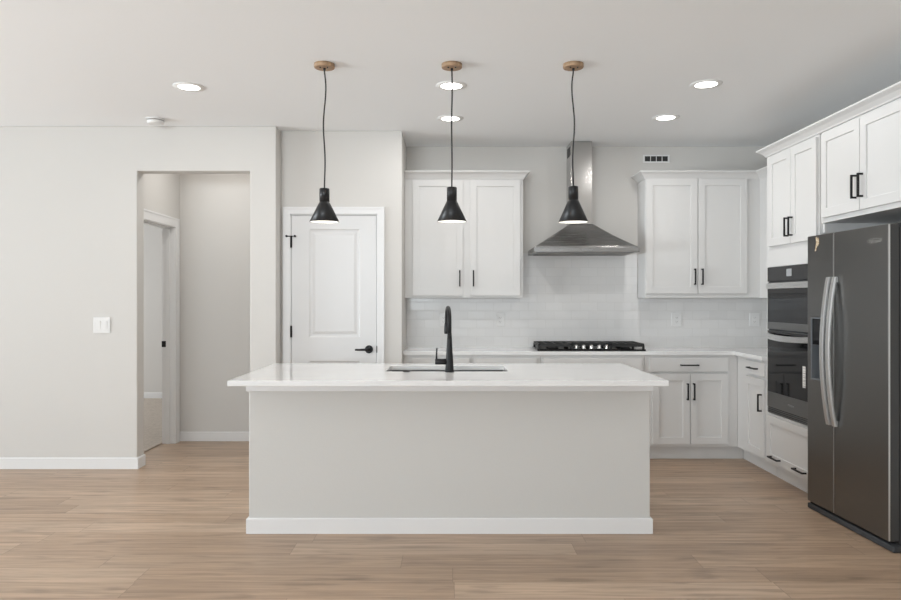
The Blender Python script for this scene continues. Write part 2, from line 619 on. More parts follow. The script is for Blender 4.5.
# slab with two moulded panels
px0, px1 = -1.160, -0.745
bm = bmesh.new()
yf = YP + 0.004
panel(bm, [DX0, px0, px1, DX1], [0.008, 0.24, 0.845, 1.039, 1.928, DZ1], lambda i, j: not (i == 1 and j in (1, 3)), yf, yf + 0.035, XZ)
for (z0, z1) in ((0.24, 0.845), (1.039, 1.928)):
    # ogee slope down to a recessed field, then a raised centre
    rr = [(0.0, 0.0), (0.010, 0.007), (0.026, 0.009), (0.050, 0.0035)]
    loops = []
    for (ins, dep) in rr:
        loops.append([bm.verts.new((x, yf + dep, z)) for x, z in ((px0 + ins, z0 + ins), (px1 - ins, z0 + ins), (px1 - ins, z1 - ins), (px0 + ins, z1 - ins))])
    for a, b in zip(loops, loops[1:]):
        for k in range(4):
            bm.faces.new((a[k], a[(k + 1) % 4], b[(k + 1) % 4], b[k]))
    bm.faces.new(loops[-1])
    box(bm, px0 + 0.0005, px1 - 0.0005, yf + 0.02, yf + 0.03, z0 + 0.0005, z1 - 0.0005)
obj('door_slab', bm, M_DOOR, d1)
for k, z in enumerate((1.822, 1.087, 0.26)):
    bm = bmesh.new()
    hx = DX0 - 0.0015
    cyl(bm, (hx, YP - 0.006, z - 0.047), (hx, YP - 0.006, z + 0.047), 0.0075, n=14)
    if k == 0:      # pin door stop: a short cross bar with two bumpers on the top hinge
        cyl(bm, (hx - 0.034, YP - 0.016, z + 0.046), (hx + 0.012, YP - 0.010, z + 0.046), 0.0045, n=10)
        cyl(bm, (hx - 0.034, YP - 0.028, z + 0.046), (hx - 0.034, YP - 0.014, z + 0.046), 0.009, n=14)
        cyl(bm, (hx + 0.012, YP - 0.010, z + 0.046), (hx + 0.034, YP - 0.022, z + 0.046), 0.003, n=10)
        cyl(bm, (hx + 0.034, YP - 0.030, z + 0.046), (hx + 0.034, YP - 0.012, z + 0.046), 0.009, n=14)
    obj('hinge', bm, M_BLACK, d1)['label'] = 'black hinge with a door stop pin' if k == 0 else 'black hinge'
bm = bmesh.new()
lx, lz = -0.6690, 0.941
cyl(bm, (lx, yf - 0.009, lz), (lx, yf, lz), 0.033, n=32)
cyl(bm, (lx, yf - 0.048, lz), (lx, yf - 0.008, lz), 0.0125, n=20)
tube(bm, [(lx + 0.012, yf - 0.048, lz), (lx - 0.03, yf - 0.050, lz), (lx - 0.075, yf - 0.050, lz - 0.002), (lx - 0.108, yf - 0.046, lz - 0.001)],
     [0.0115, 0.010, 0.0085, 0.0075], 16)
obj('lever_handle', bm, M_BLACK, d1)['label'] = 'black lever handle on a round rose'
obox('latch_plate', M_BLACK, d1, DX1 + 0.0008, DX1 + 0.008, YP - 0.004, YP + 0.006, lz - 0.028, lz + 0.028, 0.001)['label'] = 'black latch plate at the door edge'

# subway tile backsplash, notched up to the hood between the hanging cabinets
bm = bmesh.new()
panel(bm, [XPR + 0.001, 0.640, 1.684, XR - 0.001], [0.9145, 1.3615, 1.767], lambda i, j: j == 0 or i == 1, YB - 0.008, YB - 0.0003, XZ)
struct(obj('wall_tile', bm, M_TILE), 'white subway tile backsplash behind the cooktop', 'backsplash')
bm = bmesh.new()
panel(bm, [5.34, YB - 0.009], [0.9145, 1.3615], lambda i, j: True, XR - 0.008, XR - 0.0003, YZ)
struct(obj('wall_tile_right', bm, M_TILE), 'white subway tile on the right wall beside the oven tower', 'backsplash')

# ------------------------------------------------------------------ cabinets
RAIL = 0.058
DT = 0.020


def shaker(bm, x0, x1, z0, z1, y=-DT):
    panel(bm, [x0, x0 + RAIL, x1 - RAIL, x1], [z0, z0 + RAIL, z1 - RAIL, z1], lambda i, j: not (i == 1 and j == 1), y, y + DT - 0.0005, XZ)
    box(bm, x0 + RAIL - 0.001, x1 - RAIL + 0.001, y + 0.0095, y + 0.0155, z0 + RAIL - 0.001, z1 - RAIL + 0.001)


def pull(parent, cx, cz, length, vertical, y=-DT):
    bm = bmesh.new()
    t, so, h = 0.0055, 0.034, length / 2
    if vertical:
        box(bm, cx - t, cx + t, y - so, y - so + 2 * t, cz - h, cz + h)
        for s in (-1, 1):
            z = cz + s * (h - t)
            box(bm, cx - t, cx + t, y - so + t, y + 0.0, z - t, z + t)
    else:
        box(bm, cx - h, cx + h, y - so, y - so + 2 * t, cz - t, cz + t)
        for s in (-1, 1):
            x = cx + s * (h - t)
            box(bm, x - t, x + t, y - so + t, y + 0.0, cz - t, cz + t)
    o = obj('handle', bm, M_BLACK, parent, 0.001)
    o['label'] = 'black bar pull'
    return o


def add_door(t, x0, x1, z0, z1, pull_at=None, plen=0.140):
    bm = bmesh.new()
    shaker(bm, x0, x1, z0, z1)
    d = obj('door', bm, M_CAB, t, 0.0016)
    if pull_at:
        pull(d, pull_at[0], pull_at[1], plen, True)
    return d


def add_drawer(t, x0, x1, z0, z1, pull_len=0.0, name='drawer'):
    bm = bmesh.new()
    box(bm, x0, x1, -DT, -0.0005, z0, z1)
    d = obj(name, bm, M_CAB, t, 0.0016)
    if pull_len:
        pull(d, (x0 + x1) / 2, (z0 + z1) / 2, pull_len, False)
    return d


CROWN = lambda z0, z1, out: [(0.0005, z0), (0.009, z0), (0.012, z0 + 0.010), (out * 0.55, z0 + (z1 - z0) * 0.55),
                             (out * 0.92, z1 - 0.014), (out, z1 - 0.010), (out, z1), (0.0005, z1)]

YU = 6.09       # face of hanging cabinets on the back wall
YF = 5.885      # face of the base cabinets on the back wall
XF = 2.41       # face of the base cabinets, tower and fridge cabinet on the right wall
UZ0, UZ1 = 1.3635, 2.412

# left hanging cabinet
wl = 0.630 - (XPR + 0.002)
t = thing('wall_cabinet', 'white two-door hanging cabinet beside the pantry wall, left of the range hood', 'cabinet', (XPR + 0.002, YU, 0), 0, 'hanging cabinets on the back wall')
obox('body', M_CAB, t, 0, wl, 0, YB - YU - 0.001, UZ0, UZ1)
add_door(t, 0.066, 0.504, 1.383, 2.388, (0.476, 1.533))
add_door(t, 0.566, 1.001, 1.383, 2.388, (0.594, 1.533))
bm = bmesh.new()
sweep(bm, [(0.0, 0.0), (wl, 0.0), (wl, YB - YU - 0.001)], CROWN(2.396, 2.462, 0.056))
box(bm, 0.0, wl - 0.001, 0.001, YB - YU - 0.001, 2.413, 2.4615)
obj('crown', bm, M_CAB, t, 0.001)

# right hanging cabinet, turning the corner along the right wall up to the oven tower
UX0, UXF = 1.691, 2.687
t = thing('wall_cabinet', 'white corner hanging cabinet right of the range hood, below the wall vent', 'cabinet', (UX0, YU, 0), 0, 'hanging cabinets on the back wall')
w = XR - UX0 - 0.001
cw = UXF - UX0
bm = bmesh.new()
box(bm, 0, w, 0, YB - YU - 0.001, UZ0, UZ1)
box(bm, cw, w, 5.345 - YU, -0.0002, UZ0, UZ1)
obj('body', bm, M_CAB, t, 0.0015)
add_door(t, 0.004, 0.450, 1.402, 2.394, (0.422, 1.547))
add_door(t, 0.457, 0.880, 1.402, 2.394, (0.486, 1.547))
bm = bmesh.new()
sweep(bm, [(0.0, YB - YU - 0.001), (0.0, 0.0), (cw, 0.0), (cw, 5.39 - YU)], CROWN(2.396, 2.462, 0.056))
box(bm, 0.001, w, 0.001, YB - YU - 0.001, 2.413, 2.4615)
obj('crown', bm, M_CAB, t, 0.001)
# (a door on the leg along the right wall, facing the room)
bm = bmesh.new()
panel(bm, [5.352 - YU, 5.352 - YU + RAIL, -0.16 - RAIL, -0.16], [1.398, 1.398 + RAIL, 2.394 - RAIL, 2.394],
      lambda i, j: not (i == 1 and j == 1), cw - DT, cw - 0.0005, YZ)
box(bm, cw - 0.0105, cw - 0.004, 5.352 - YU + RAIL, -0.16 - RAIL, 1.398 + RAIL, 2.394 - RAIL)
obj('door', bm, M_CAB, t, 0.0016)


def base_cabinet(label, loc, rotz, w, d, group='base cabinets under the back counter', toe=0.058, ext=0.0):
    t = thing('base_cabinet', label, 'cabinet', loc, rotz, group)
    obox('body', M_CAB, t, 0, w, 0, d, 0.113, 0.8835)
    obox('toe_kick', M_CAB, t, 0, w + ext, toe, d, 0.0, 0.1125)
    return t


BD = YB - YF - 0.002
DRZ0, DRZ1, DOZ0, DOZ1 = 0.745, 0.858, 0.138, 0.728
# along the back wall, left to right
x = [XPR + 0.002, 0.186, 0.757, 1.629, XF - 0.001]
t = base_cabinet('white base cabinet at the left end of the back counter, by the pantry wall', (x[0], YF, 0), 0, x[1] - x[0] - 0.001, BD)
add_drawer(t, 0.075, 0.556, DRZ0, DRZ1, 0.15)
add_door(t, 0.075, 0.313, DOZ0, DOZ1, (0.285, 0.63))
add_door(t, 0.318, 0.556, DOZ0, DOZ1, (0.346, 0.63))
t = base_cabinet('white base cabinet behind the faucet, just left of the cooktop', (x[1], YF, 0), 0, x[2] - x[1] - 0.001, BD)
add_drawer(t, 0.022, 0.535, DRZ0, DRZ1, 0.15)
add_door(t, 0.022, 0.276, DOZ0, DOZ1, (0.248, 0.63))
add_door(t, 0.281, 0.535, DOZ0, DOZ1, (0.309, 0.63))
t = base_cabinet('white base cabinet directly under the gas cooktop', (x[2], YF, 0), 0, x[3] - x[2] - 0.001, BD)
add_drawer(t, 0.022, 0.850, DRZ0, DRZ1, 0.0)
add_drawer(t, 0.022, 0.850, 0.43, DOZ1, 0.15)
add_drawer(t, 0.022, 0.850, DOZ0, 0.415, 0.15)
t = base_cabinet('white base cabinet with one drawer over two doors, right of the island', (x[3], YF, 0), 0, x[4] - x[3] - 0.001, BD, ext=0.074)
add_drawer(t, 0.040, 0.697, DRZ0, DRZ1, 0.150)
add_door(t, 0.062, 0.376, DOZ0, DOZ1, (0.352, 0.580))
add_door(t, 0.381, 0.697, DOZ0, DOZ1, (0.405, 0.580))
# blind corner and the narrow unit on the right wall
t = base_cabinet('white narrow base cabinet in the corner, between the back counter and the ovens', (XF, YB - 0.002, 0), -PI / 2, YB - 0.002 - 5.340, XR - XF - 0.001,
                 'base cabinets under the side counter', toe=0.076)
o_ = YB - 0.002
add_drawer(t, o_ - 5.690, o_ - 5.352, 0.757, 0.862, 0.150)
add_door(t, o_ - 5.690, o_ - 5.352, 0.134, 0.735, (o_ - 5.352 - 0.032, 0.555), 0.135)

# oven tower
TY0, TY1 = 5.337, 4.577
TW = TY0 - TY1
TD = XR - XF - 0.001
t = thing('oven_cabinet', 'tall white cabinet holding the black double oven, left of the refrigerator', 'cabinet', (XF, TY0, 0), -PI / 2)
bm = bmesh.new()
box(bm, 0, 0.020, 0, TD, 0.113, 2.43)
box(bm, TW - 0.020, TW, 0, TD, 0.113, 2.43)
box(bm, 0.020, TW - 0.020, 0, TD, 0.113, 0.495)
box(bm, 0.020, TW - 0.020, 0, TD, 1.592, 2.43)
box(bm, 0.020, TW - 0.020, TD - 0.015, TD, 0.495, 1.592)
obj('body', bm, M_CAB, t, 0.001)
obox('toe_kick', M_CAB, t, 0, TW, 0.076, TD, 0, 0.1125)
add_door(t, 0.062, 0.405, 1.745, 2.412, (0.378, 1.862), 0.135)
add_door(t, 0.410, 0.752, 1.745, 2.412, (0.437, 1.862), 0.135)
bm = bmesh.new()
shaker(bm, 0.040, 0.752, 0.138, 0.480)
d = obj('drawer', bm, M_CAB, t, 0.0016)
pull(d, 0.190, 0.180, 0.150, False)
pull(d, 0.560, 0.180, 0.150, False)

# cabinet over the refrigerator
FY0, FY1 = 4.553, 3.640
FW = FY0 - FY1
t = thing('fridge_cabinet', 'white two-door cabinet above the stainless refrigerator', 'cabinet', (XF, FY0, 1.843), -PI / 2)
obox('body', M_CAB, t, 0, FW, 0, TD, 0, 2.43 - 1.843)
add_door(t, 0.030, 0.454, 0.030, 2.412 - 1.843, (0.424, 0.170), 0.140)
add_door(t, 0.460, 0.884, 0.030, 2.412 - 1.843, (0.490, 0.170), 0.140)
obox('filler_strip', M_CAB, t, -0.0228, -0.0008, 0.022, TD, -0.06, 2.43 - 1.843, 0.0005)

# crown over tower and fridge cabinet
bm = bmesh.new()
sweep(bm, [(XR - 0.002, TY0), (XF, TY0), (XF, FY1), (XR - 0.002, FY1)], CROWN(2.4305, 2.490, 0.060))
box(bm, XF + 0.001, XR - 0.002, FY1 + 0.001, TY0 - 0.001, 2.4305, 2.4895)
tag(obj('crown_molding', bm, M_CAB, None, 0.001), 'white crown molding running over the oven cabinet and the fridge cabinet', 'molding')

# ------------------------------------------------------------------ counters
bm = bmesh.new()
panel(bm, [XPR + 0.001, 2.372, XR - 0.0005], [5.3385, 5.860, YB - 0.0005], lambda i, j: j == 1 or i == 1, 0.884, 0.914, XY)
tag(obj('countertop', bm, M_QUARTZ, None, 0.003), 'white L-shaped quartz countertop along the tiled wall, under the cooktop', 'countertop')

# island
IX0, IX1 = -1.163, 1.151
IY0, IY1 = 4.043, 4.735
t = thing('kitchen_island', 'long pale greige kitchen island base with white baseboard', 'island', ((IX0 + IX1) / 2, (IY0 + IY1) / 2, 0))
lx_, ly_ = (IX1 - IX0) / 2, (IY1 - IY0) / 2
bm = bmesh.new()
panel(bm, [-lx_, -lx_ + 0.10, lx_ - 0.10, lx_], [-ly_, -ly_ + 0.10, ly_ - 0.02, ly_], lambda i, j: not (i == 1 and j == 1), 0.0, 0.8835, XY)
obj('body', bm, M_ISL, t, 0.004)
bm = bmesh.new()
sweep(bm, [(-lx_, ly_), (-lx_, -ly_), (lx_, -ly_), (lx_, ly_)], [(0.0005, 0), (BT, 0), (BT, BH - 0.006), (BT - 0.004, BH), (0.0005, BH)])
obj('baseboard', bm, M_TRIM, t, 0.0005)['label'] = 'white baseboard around the island'
bm = bmesh.new()
sweep(bm, [(-lx_, ly_), (-lx_, -ly_), (lx_, -ly_), (lx_, ly_)], [(0.0005, 0.820), (0.012, 0.820), (0.014, 0.824), (0.014, 0.8835), (0.0005, 0.8835)])
obj('trim_strip', bm, M_TRIM, t, 0.0005)['label'] = 'white trim strip under the counter'

SX0, SX1, SY0, SY1 = -0.392, 0.348, 4.238, 4.605
bm = bmesh.new()
panel(bm, [-1.194, SX0, SX1, 1.167], [3.745, SY0, SY1, 4.767], lambda i, j: not (i == 1 and j == 1), 0.884, 0.914, XY)
tag(obj('island_countertop', bm, M_QUARTZ, None, 0.003), 'white quartz slab on the kitchen island, cut out for the sink', 'countertop')

# undermount sink
bm = bmesh.new()
a = 0.006
outer = [(SX0 - 0.02, SY0 - 0.02), (SX1 + 0.02, SY0 - 0.02), (SX1 + 0.02, SY1 + 0.02), (SX0 - 0.02, SY1 + 0.02)]
inner = [(SX0 + a, SY0 + a), (SX1 - a, SY0 + a), (SX1 - a, SY1 - a), (SX0 + a, SY1 - a)]
deep = [(SX0 + 0.02, SY0 + 0.02), (SX1 - 0.02, SY0 + 0.02), (SX1 - 0.02, SY1 - 0.02), (SX0 + 0.02, SY1 - 0.02)]
loops = [[bm.verts.new((p[0], p[1], z)) for p in q] for q, z in ((outer, 0.8815), (inner, 0.8815), (inner, 0.705), (deep, 0.690))]
for p, q in zip(loops, loops[1:]):
    for k in range(4):
        bm.faces.new((p[k], p[(k + 1) % 4], q[(k + 1) % 4], q[k]))
bm.faces.new(loops[-1])
t = thing('kitchen_sink', 'stainless undermount sink sunk into the island countertop', 'sink', ((SX0 + SX1) / 2, (SY0 + SY1) / 2, 0.69))
b_ = obj('basin', bm, M_SINK, t)
b_.matrix_parent_inverse = Matrix.Translation(-t.location)
md = b_.modifiers.new('shell', 'SOLIDIFY')
md.thickness = 0.002
md.offset = 0
bm = bmesh.new()
lathe(bm, [(0.045, 0.0025), (0.045, 0.005), (0.03, 0.0055), (0.006, 0.003)], n=28)
obj('drain', bm, M_CHROME, t)

# faucet (stands on the camera side of the sink, spout reaching away)
t = thing('kitchen_faucet', 'matte black pull-down faucet standing at the island sink', 'faucet', (-0.006, 4.203, 0.914))
bm = bmesh.new()
lathe(bm, [(0.0275, 0.0), (0.0275, 0.006), (0.0255, 0.012), (0.0235, 0.05), (0.019, 0.12), (0.0150, 0.19), (0.0125, 0.235)], n=32)
obj('base_column', bm, M_BLACK, t)
bm = bmesh.new()
dirx, diry = -0.10, 0.995
pts = [(0, 0, 0.22), (0, 0, 0.30)]
R = 0.088
for k in range(0, 17):
    a = PI - PI * k / 16.0
    u = R + R * math.cos(a)
    pts.append((dirx * u, diry * u, 0.30 + R * math.sin(a) * 0.96))
u = 2 * R
pts.append((dirx * u, diry * u, 0.285))
tube(bm, pts, 0.0122, 18)
obj('spout', bm, M_BLACK, t)
bm = bmesh.new()
tube(bm, [(dirx * u, diry * u, 0.290), (dirx * u, diry * u, 0.275), (dirx * u, diry * u, 0.235), (dirx * u * 1.01, diry * u * 1.01, 0.222)],
     [0.0128, 0.0150, 0.0165, 0.0155], 20)
obj('spray_head', bm, M_BLACK, t)
bm = bmesh.new()
cyl(bm, (-0.015, 0, 0.062), (-0.086, 0, 0.062), 0.0175, n=24)
tube(bm, [(-0.078, 0, 0.07), (-0.078, 0, 0.10), (-0.076, 0, 0.143)], [0.0055, 0.005, 0.0045], 12)
obj('lever', bm, M_BLACK, t)
bm = bmesh.new()
lathe(bm, [(0.021, 0.0), (0.021, 0.003), (0.017, 0.0055), (0.012, 0.006)], n=28)
o = obj('counter_button', bm, M_BLACK)
o.location = (-0.264, 4.212, 0.914)
tag(o, 'small round black button on the island countertop, left of the faucet', 'button')

# ------------------------------------------------------------------ cooktop
CX0, CX1, CY0, CY1 = 0.735, 1.655, 5.930, 6.310
t = thing('gas_cooktop', 'black gas cooktop with iron grates on the back counter', 'cooktop', ((CX0 + CX1) / 2, (CY0 + CY1) / 2, 0.914))
hx, hy = (CX1 - CX0) / 2, (CY1 - CY0) / 2
obox('cooking_plate', M_GLASSBLACK, t, -hx, hx, -hy, hy, 0.0, 0.014, 0.004)
for (cx, cy, r) in ((-0.31, 0.09, 0.04), (-0.31, -0.09, 0.045), (0, 0.06, 0.055), (0.31, 0.09, 0.04), (0.31, -0.09, 0.045)):
    bm = bmesh.new()
    lathe(bm, [(r, 0.0145), (r, 0.022), (r * 0.72, 0.024), (r * 0.72, 0.031), (r * 0.6, 0.034)], (cx, cy, 0), 28)
    obj('burner', bm, M_IRON, t)


def grate(x0, x1, y0, y1):
    bm = bmesh.new()
    b = 0.0065
    zt0, zt1 = 0.046, 0.062
    for y in (y0 + b, y1 - b):
        box(bm, x0, x1, y - b, y + b, zt0 - 0.012, zt1)
    for x in (x0 + b, x1 - b):
        box(bm, x - b, x + b, y0, y1, zt0 - 0.012, zt1)
    for k in range(1, 4):
        xx = x0 + (x1 - x0) * k / 4
        box(bm, xx - b, xx + b, y0 + b, y1 - b, zt0, zt1)
    ym = (y0 + y1) / 2
    for yy in (ym, (y0 + ym) / 2, (y1 + ym) / 2):
        box(bm, x0 + b, x1 - b, yy - b, yy + b, zt0, zt1)
    for x in (x0 + b, x1 - b):
        for y in (y0 + b, y1 - b):
            box(bm, x - b * 1.4, x + b * 1.4, y - b * 1.4, y + b * 1.4, 0.0145, zt0)
    obj('grate', bm, M_IRON, t, 0.002)


grate(-hx + 0.012, -0.162, -hy + 0.012, hy - 0.012)
grate(-0.157, 0.157, -hy + 0.105, hy - 0.012)
grate(0.162, hx - 0.012, -hy + 0.012, hy - 0.012)
for k in range(5):
    bm = bmesh.new()
    kx = -0.128 + 0.066 * k + 0.004
    lathe(bm, [(0.021, 0.0145), (0.021, 0.020), (0.0165, 0.024), (0.0155, 0.044), (0.013, 0.047)], (kx, -hy + 0.055, 0), 24)
    box(bm, kx - 0.003, kx + 0.003, -hy + 0.040, -hy + 0.070, 0.046, 0.051)
    obj('knob', bm, M_CHROME, t)['label'] = 'silver burner knob'

# ------------------------------------------------------------------ range hood
HX = 1.141
t = thing('range_hood', 'stainless steel chimney range hood above the gas cooktop', 'range hood', (HX, YB - 0.0005, 1.738))
bm = bmesh.new()
box(bm, -0.093, 0.093, -0.235, -0.002, 0.260, HC - 1.738 - 0.004)
obj('chimney', bm, M_CHIM, t, 0.003)
obox('chimney_vent', M_SLOT, t, -0.0942, -0.0925, -0.205, -0.045, HC - 1.738 - 0.12, HC - 1.738 - 0.04, 0.0)['label'] = 'dark side slots near the ceiling'
bm = bmesh.new()
n = 14
rings = []
for k in range(n + 1):
    q = k / n
    c = 1 - q
    e = 0.90 * c + 0.10 * c ** 2          # slightly hollow flanks
    hw = 0.104 + (0.440 - 0.104) * c
    yf_ = -0.238 - (0.470 - 0.238) * (0.55 * c + 0.45 * c ** 2)
    z = 0.0505 + (0.268 - 0.0505) * q
    rad = 0.012 + 0.03 * math.sin(PI * min(1, c * 1.2)) * c
    pts = [(-hw, -0.002), (-hw, yf_ + rad)]
    for m_ in range(1, 6):
        a = PI + (PI / 2) * m_ / 6
        pts.append((-hw + rad + rad * math.cos(a), yf_ + rad + rad * math.sin(a)))
    pts.append((-hw + rad, yf_))
    pts.append((hw - rad, yf_))
    for m_ in range(1, 6):
        a = 1.5 * PI + (PI / 2) * m_ / 6
        pts.append((hw - rad + rad * math.cos(a), yf_ + rad + rad * math.sin(a)))
    pts += [(hw, yf_ + rad), (hw, -0.002)]
    rings.append([bm.verts.new((p[0], p[1], z)) for p in pts])
loft(bm, rings, True, True, True)
for f in bm.faces:
    if len(f.verts) > 4 or abs(f.normal.y) > 0.999:
        f.smooth = False
obj('canopy', bm, M_HOOD, t)
obox('rim', M_HOOD, t, -0.442, 0.442, -0.472, -0.002, 0.008, 0.0500, 0.003)
obox('filter', M_SLOTGREY, t, -0.40, 0.40, -0.44, -0.04, 0.005, 0.0079, 0.0)
bm = bmesh.new()
for k in range(5):
    bx = -0.045 + 0.0225 * k
    box(bm, bx - 0.007, bx + 0.007, -0.4745, -0.4715, 0.021, 0.036)
obj('control_buttons', bm, M_SLOTGREY, t)

# ------------------------------------------------------------------ double wall oven
OW0, OW1 = 0.034, TW - 0.024
t = thing('double_oven', 'black and stainless double wall oven built into the tall white cabinet', 'oven', (XF, TY0, 0.4975), -PI / 2)
Z = lambda z: z - 0.4975
obox('housing', M_DKPLASTIC, t, OW0, OW1, 0.0005, 0.55, Z(0.4985), Z(1.588), 0.0)
f0, f1 = 0.034, TW - 0.022
yo = -0.012
p_ = obox('control_panel', M_PANELGREY, t, f0, f1, yo, -0.0005, Z(1.484), Z(1.589), 0.002)
obox('display', M_DISPLAY, p_, 0.335, 0.410, yo - 0.001, yo, Z(1.515), Z(1.567), 0.0)['label'] = 'small grey lit display'
bm = bmesh.new()
for k in (-1, 1):
    lathe(bm, [(0.009, 0.0), (0.009, 0.0006)], (0, 0, 0), 18)
bm.free()


def oven_door(z0, z1, gz0, gz1, hz, bow):
    bm = bmesh.new()
    panel(bm, [f0, f0 + 0.006, f1 - 0.006, f1], [Z(z0), Z(gz0), Z(gz1), Z(z1)], lambda i, j: not (i == 1 and j == 1), yo, -0.0005, XZ)
    d = obj('oven_door', bm, M_OVSTEEL, t, 0.002)
    obox('oven_window', M_GLASSBLACK, d, f0 + 0.006, f1 - 0.006, yo + 0.0005, yo + 0.010, Z(gz0), Z(gz1), 0.0)['label'] = 'black glass oven window'
    bm = bmesh.new()
    hh = 0.021
    n = 24
    rows = []
    for k in range(n + 1):
        q = k / n
        x = f0 + 0.028 + (f1 - f0 - 0.040) * q
        s = math.sin(PI * q)
        yb = yo - 0.026 - bow * s
        zc = Z(hz) - (0.010 * s if bow > 0.01 else 0)
        rows.append([bm.verts.new((x, yb, zc - hh)), bm.verts.new((x, yb + 0.014, zc - hh)), bm.verts.new((x, yb + 0.014, zc + hh)), bm.verts.new((x, yb, zc + hh))])
    loft(bm, rows, True, True, False)
    for x in (f0 + 0.045, f1 - 0.03):
        box(bm, x - 0.014, x + 0.014, yo - 0.026, yo - 0.0002, Z(hz) - 0.013, Z(hz) + 0.013)
    obj('handle', bm, M_OVHANDLE, d, 0.002)['label'] = 'broad brushed steel handle'
    return d


oven_door(1.128, 1.476, 1.182, 1.470, 1.449, 0.004)
d = oven_door(0.545, 1.118, 0.660, 1.112, 1.080, 0.030)
obox('pale_strip', M_BANDS, d, f1 - 0.172, f1 - 0.132, yo - 0.0012, yo + 0.0004, Z(0.75), Z(0.895), 0.0)['label'] = 'white strip on the lower glass'  # pale banded strip on the lower oven glass
bm = bmesh.new()
box(bm, f0, f1, -0.006, -0.0005, Z(0.500), Z(0.543))
obj('vent_strip', bm, M_DKPLASTIC, t, 0.001)
bm = bmesh.new()
for k in range(3):
    z = 0.505 + k * 0.0135
    box(bm, f0, f1, -0.012, -0.0065, Z(z), Z(z + 0.006))
obj('vent_louvre', bm, M_OVSTEEL, t, 0.001)


def lettering(text, parent, x, y, z, size, m, name='logo_lettering'):
    c = bpy.data.curves.new(name, 'FONT')
    c.body = text
    c.size = size
    c.extrude = 0.0004
    c.align_x = 'CENTER'
    c.align_y = 'CENTER'
    c.shear = 0.25
    c.materials.append(m)
    tmp = bpy.data.objects.new(name, c)
    me = bpy.data.meshes.new_from_object(tmp)
    bpy.data.objects.remove(tmp)
    bpy.data.curves.remove(c)
    o = bpy.data.objects.new(name, me)
    o.location = (x, y, z)
    o.rotation_euler = (PI / 2, 0, 0)
    o.parent = parent
    COL.objects.link(o)
    return o


lettering('Whirlpool', d, 0.40, yo - 0.0006, Z(0.600), 0.022, M_CHROME)

# ------------------------------------------------------------------ refrigerator
yaw = math.atan2(0.035, 0.787)
t = thing('refrigerator', 'large dark stainless side-by-side refrigerator at the right edge, with ice dispenser', 'refrigerator', (2.315, 4.547, 0), -PI / 2 + yaw)
FWd = math.hypot(0.035, 0.787)
SPL = 0.288
z0, z1 = 0.048, 1.757
obox('case', M_FRSIDE, t, 0.006, FWd - 0.006, 0.068, 0.640, 0.030, 1.742, 0.004)
# freezer door with dispenser recess
hx0, hx1, hz0, hz1 = 0.045, 0.225, 0.838, 1.236
bm = bmesh.new()
panel(bm, [0.0, hx0, hx1, SPL - 0.003], [z0, hz0, hz1, z1], lambda i, j: not (i == 1 and j == 1), 0.0, 0.058, XZ)
fd = obj('freezer_door', bm, M_FRIDGE, t, 0.006, 3)
bm = bmesh.new()
panel(bm, [hx0 + 0.001, hx0 + 0.009, hx1 - 0.009, hx1 - 0.001], [hz0 + 0.001, hz0 + 0.009, 1.060, hz1 - 0.009, hz1 - 0.001],
      lambda i, j: not (i == 1 and j in (1, 2)), -0.003, 0.050, XZ)
dp = obj('ice_dispenser', bm, M_DISPGREY, fd, 0.001)
obox('dispenser_panel', M_GLASSBLACK, dp, hx0 + 0.010, hx1 - 0.010, 0.003, 0.03, 1.062, hz1 - 0.010, 0.001)
obox('dispenser_well', M_DISPGREY, dp, hx0 + 0.010, hx1 - 0.010, 0.046, 0.055, hz0 + 0.010, 1.060, 0.0)
bm = bmesh.new()
box(bm, 0.105, 0.165, 0.020, 0.036, 0.93, 1.04)
obj('dispenser_paddle', bm, M_DKPLASTIC, dp, 0.004)
bm = bmesh.new()
box(bm, SPL + 0.003, FWd, 0.0, 0.058, z0, z1)
rd = obj('fridge_door', bm, M_FRIDGE, t, 0.006, 3)
obox('edge_strip', M_FRHANDLE, fd, SPL - 0.0028, SPL + 0.0002, 0.001, 0.050, z0 + 0.003, z1 - 0.003, 0.0)
obox('edge_strip', M_FRHANDLE, rd, FWd + 0.0002, FWd + 0.0025, 0.000, 0.008, z0 + 0.003, z1 - 0.003, 0.0)  # bright strip stands in for the highlight along the door edge


obox('door_side', M_FRSIDE, rd, FWd + 0.0002, FWd + 0.002, 0.0085, 0.056, z0 + 0.003, z1 - 0.003, 0.0)['label'] = 'dark grey side of the door'


def fr_handle(parent, hx):
    bm = bmesh.new()
    n = 32
    rows = []
    for k in range(n + 1):
        q = k / n
        s = math.sin(PI * q) ** 0.85
        y = -0.012 - 0.043 * s
        z = 0.583 + (1.4855 - 0.583) * q
        wd, th = 0.0165, 0.009
        rows.append([bm.verts.new((hx + a, y + b, z)) for a, b in ((-wd, 0), (-wd * 0.85, -th), (wd * 0.85, -th), (wd, 0), (wd * 0.85, th), (-wd * 0.85, th))])
    loft(bm, rows, True, True, False)
    for z in (0.60, 1.4685):
        box(bm, hx - 0.010, hx + 0.010, -0.012, -0.0002, z - 0.016, z + 0.016)
    obj('handle', bm, M_FRHANDLE, parent, 0.0)['label'] = 'long bowed steel handle'


fr_handle(fd, SPL - 0.030)
fr_handle(rd, SPL + 0.032)
lettering('Whirlpool', rd, FWd - 0.112, -0.0005, 1.672, 0.026, M_CHROME)
bm = bmesh.new()
n = 28
rows = []
for k in range(n + 1):
    a = 0.35 + (2 * PI - 0.9) * k / n
    cx, cz = FWd - 0.120 + 0.058 * math.cos(a), 1.674 + 0.013 * math.sin(a)
    rows.append((cx, -0.0008, cz))
tube(bm, rows, 0.0008, 6)
obj('logo_ring', bm, M_CHROME, rd)
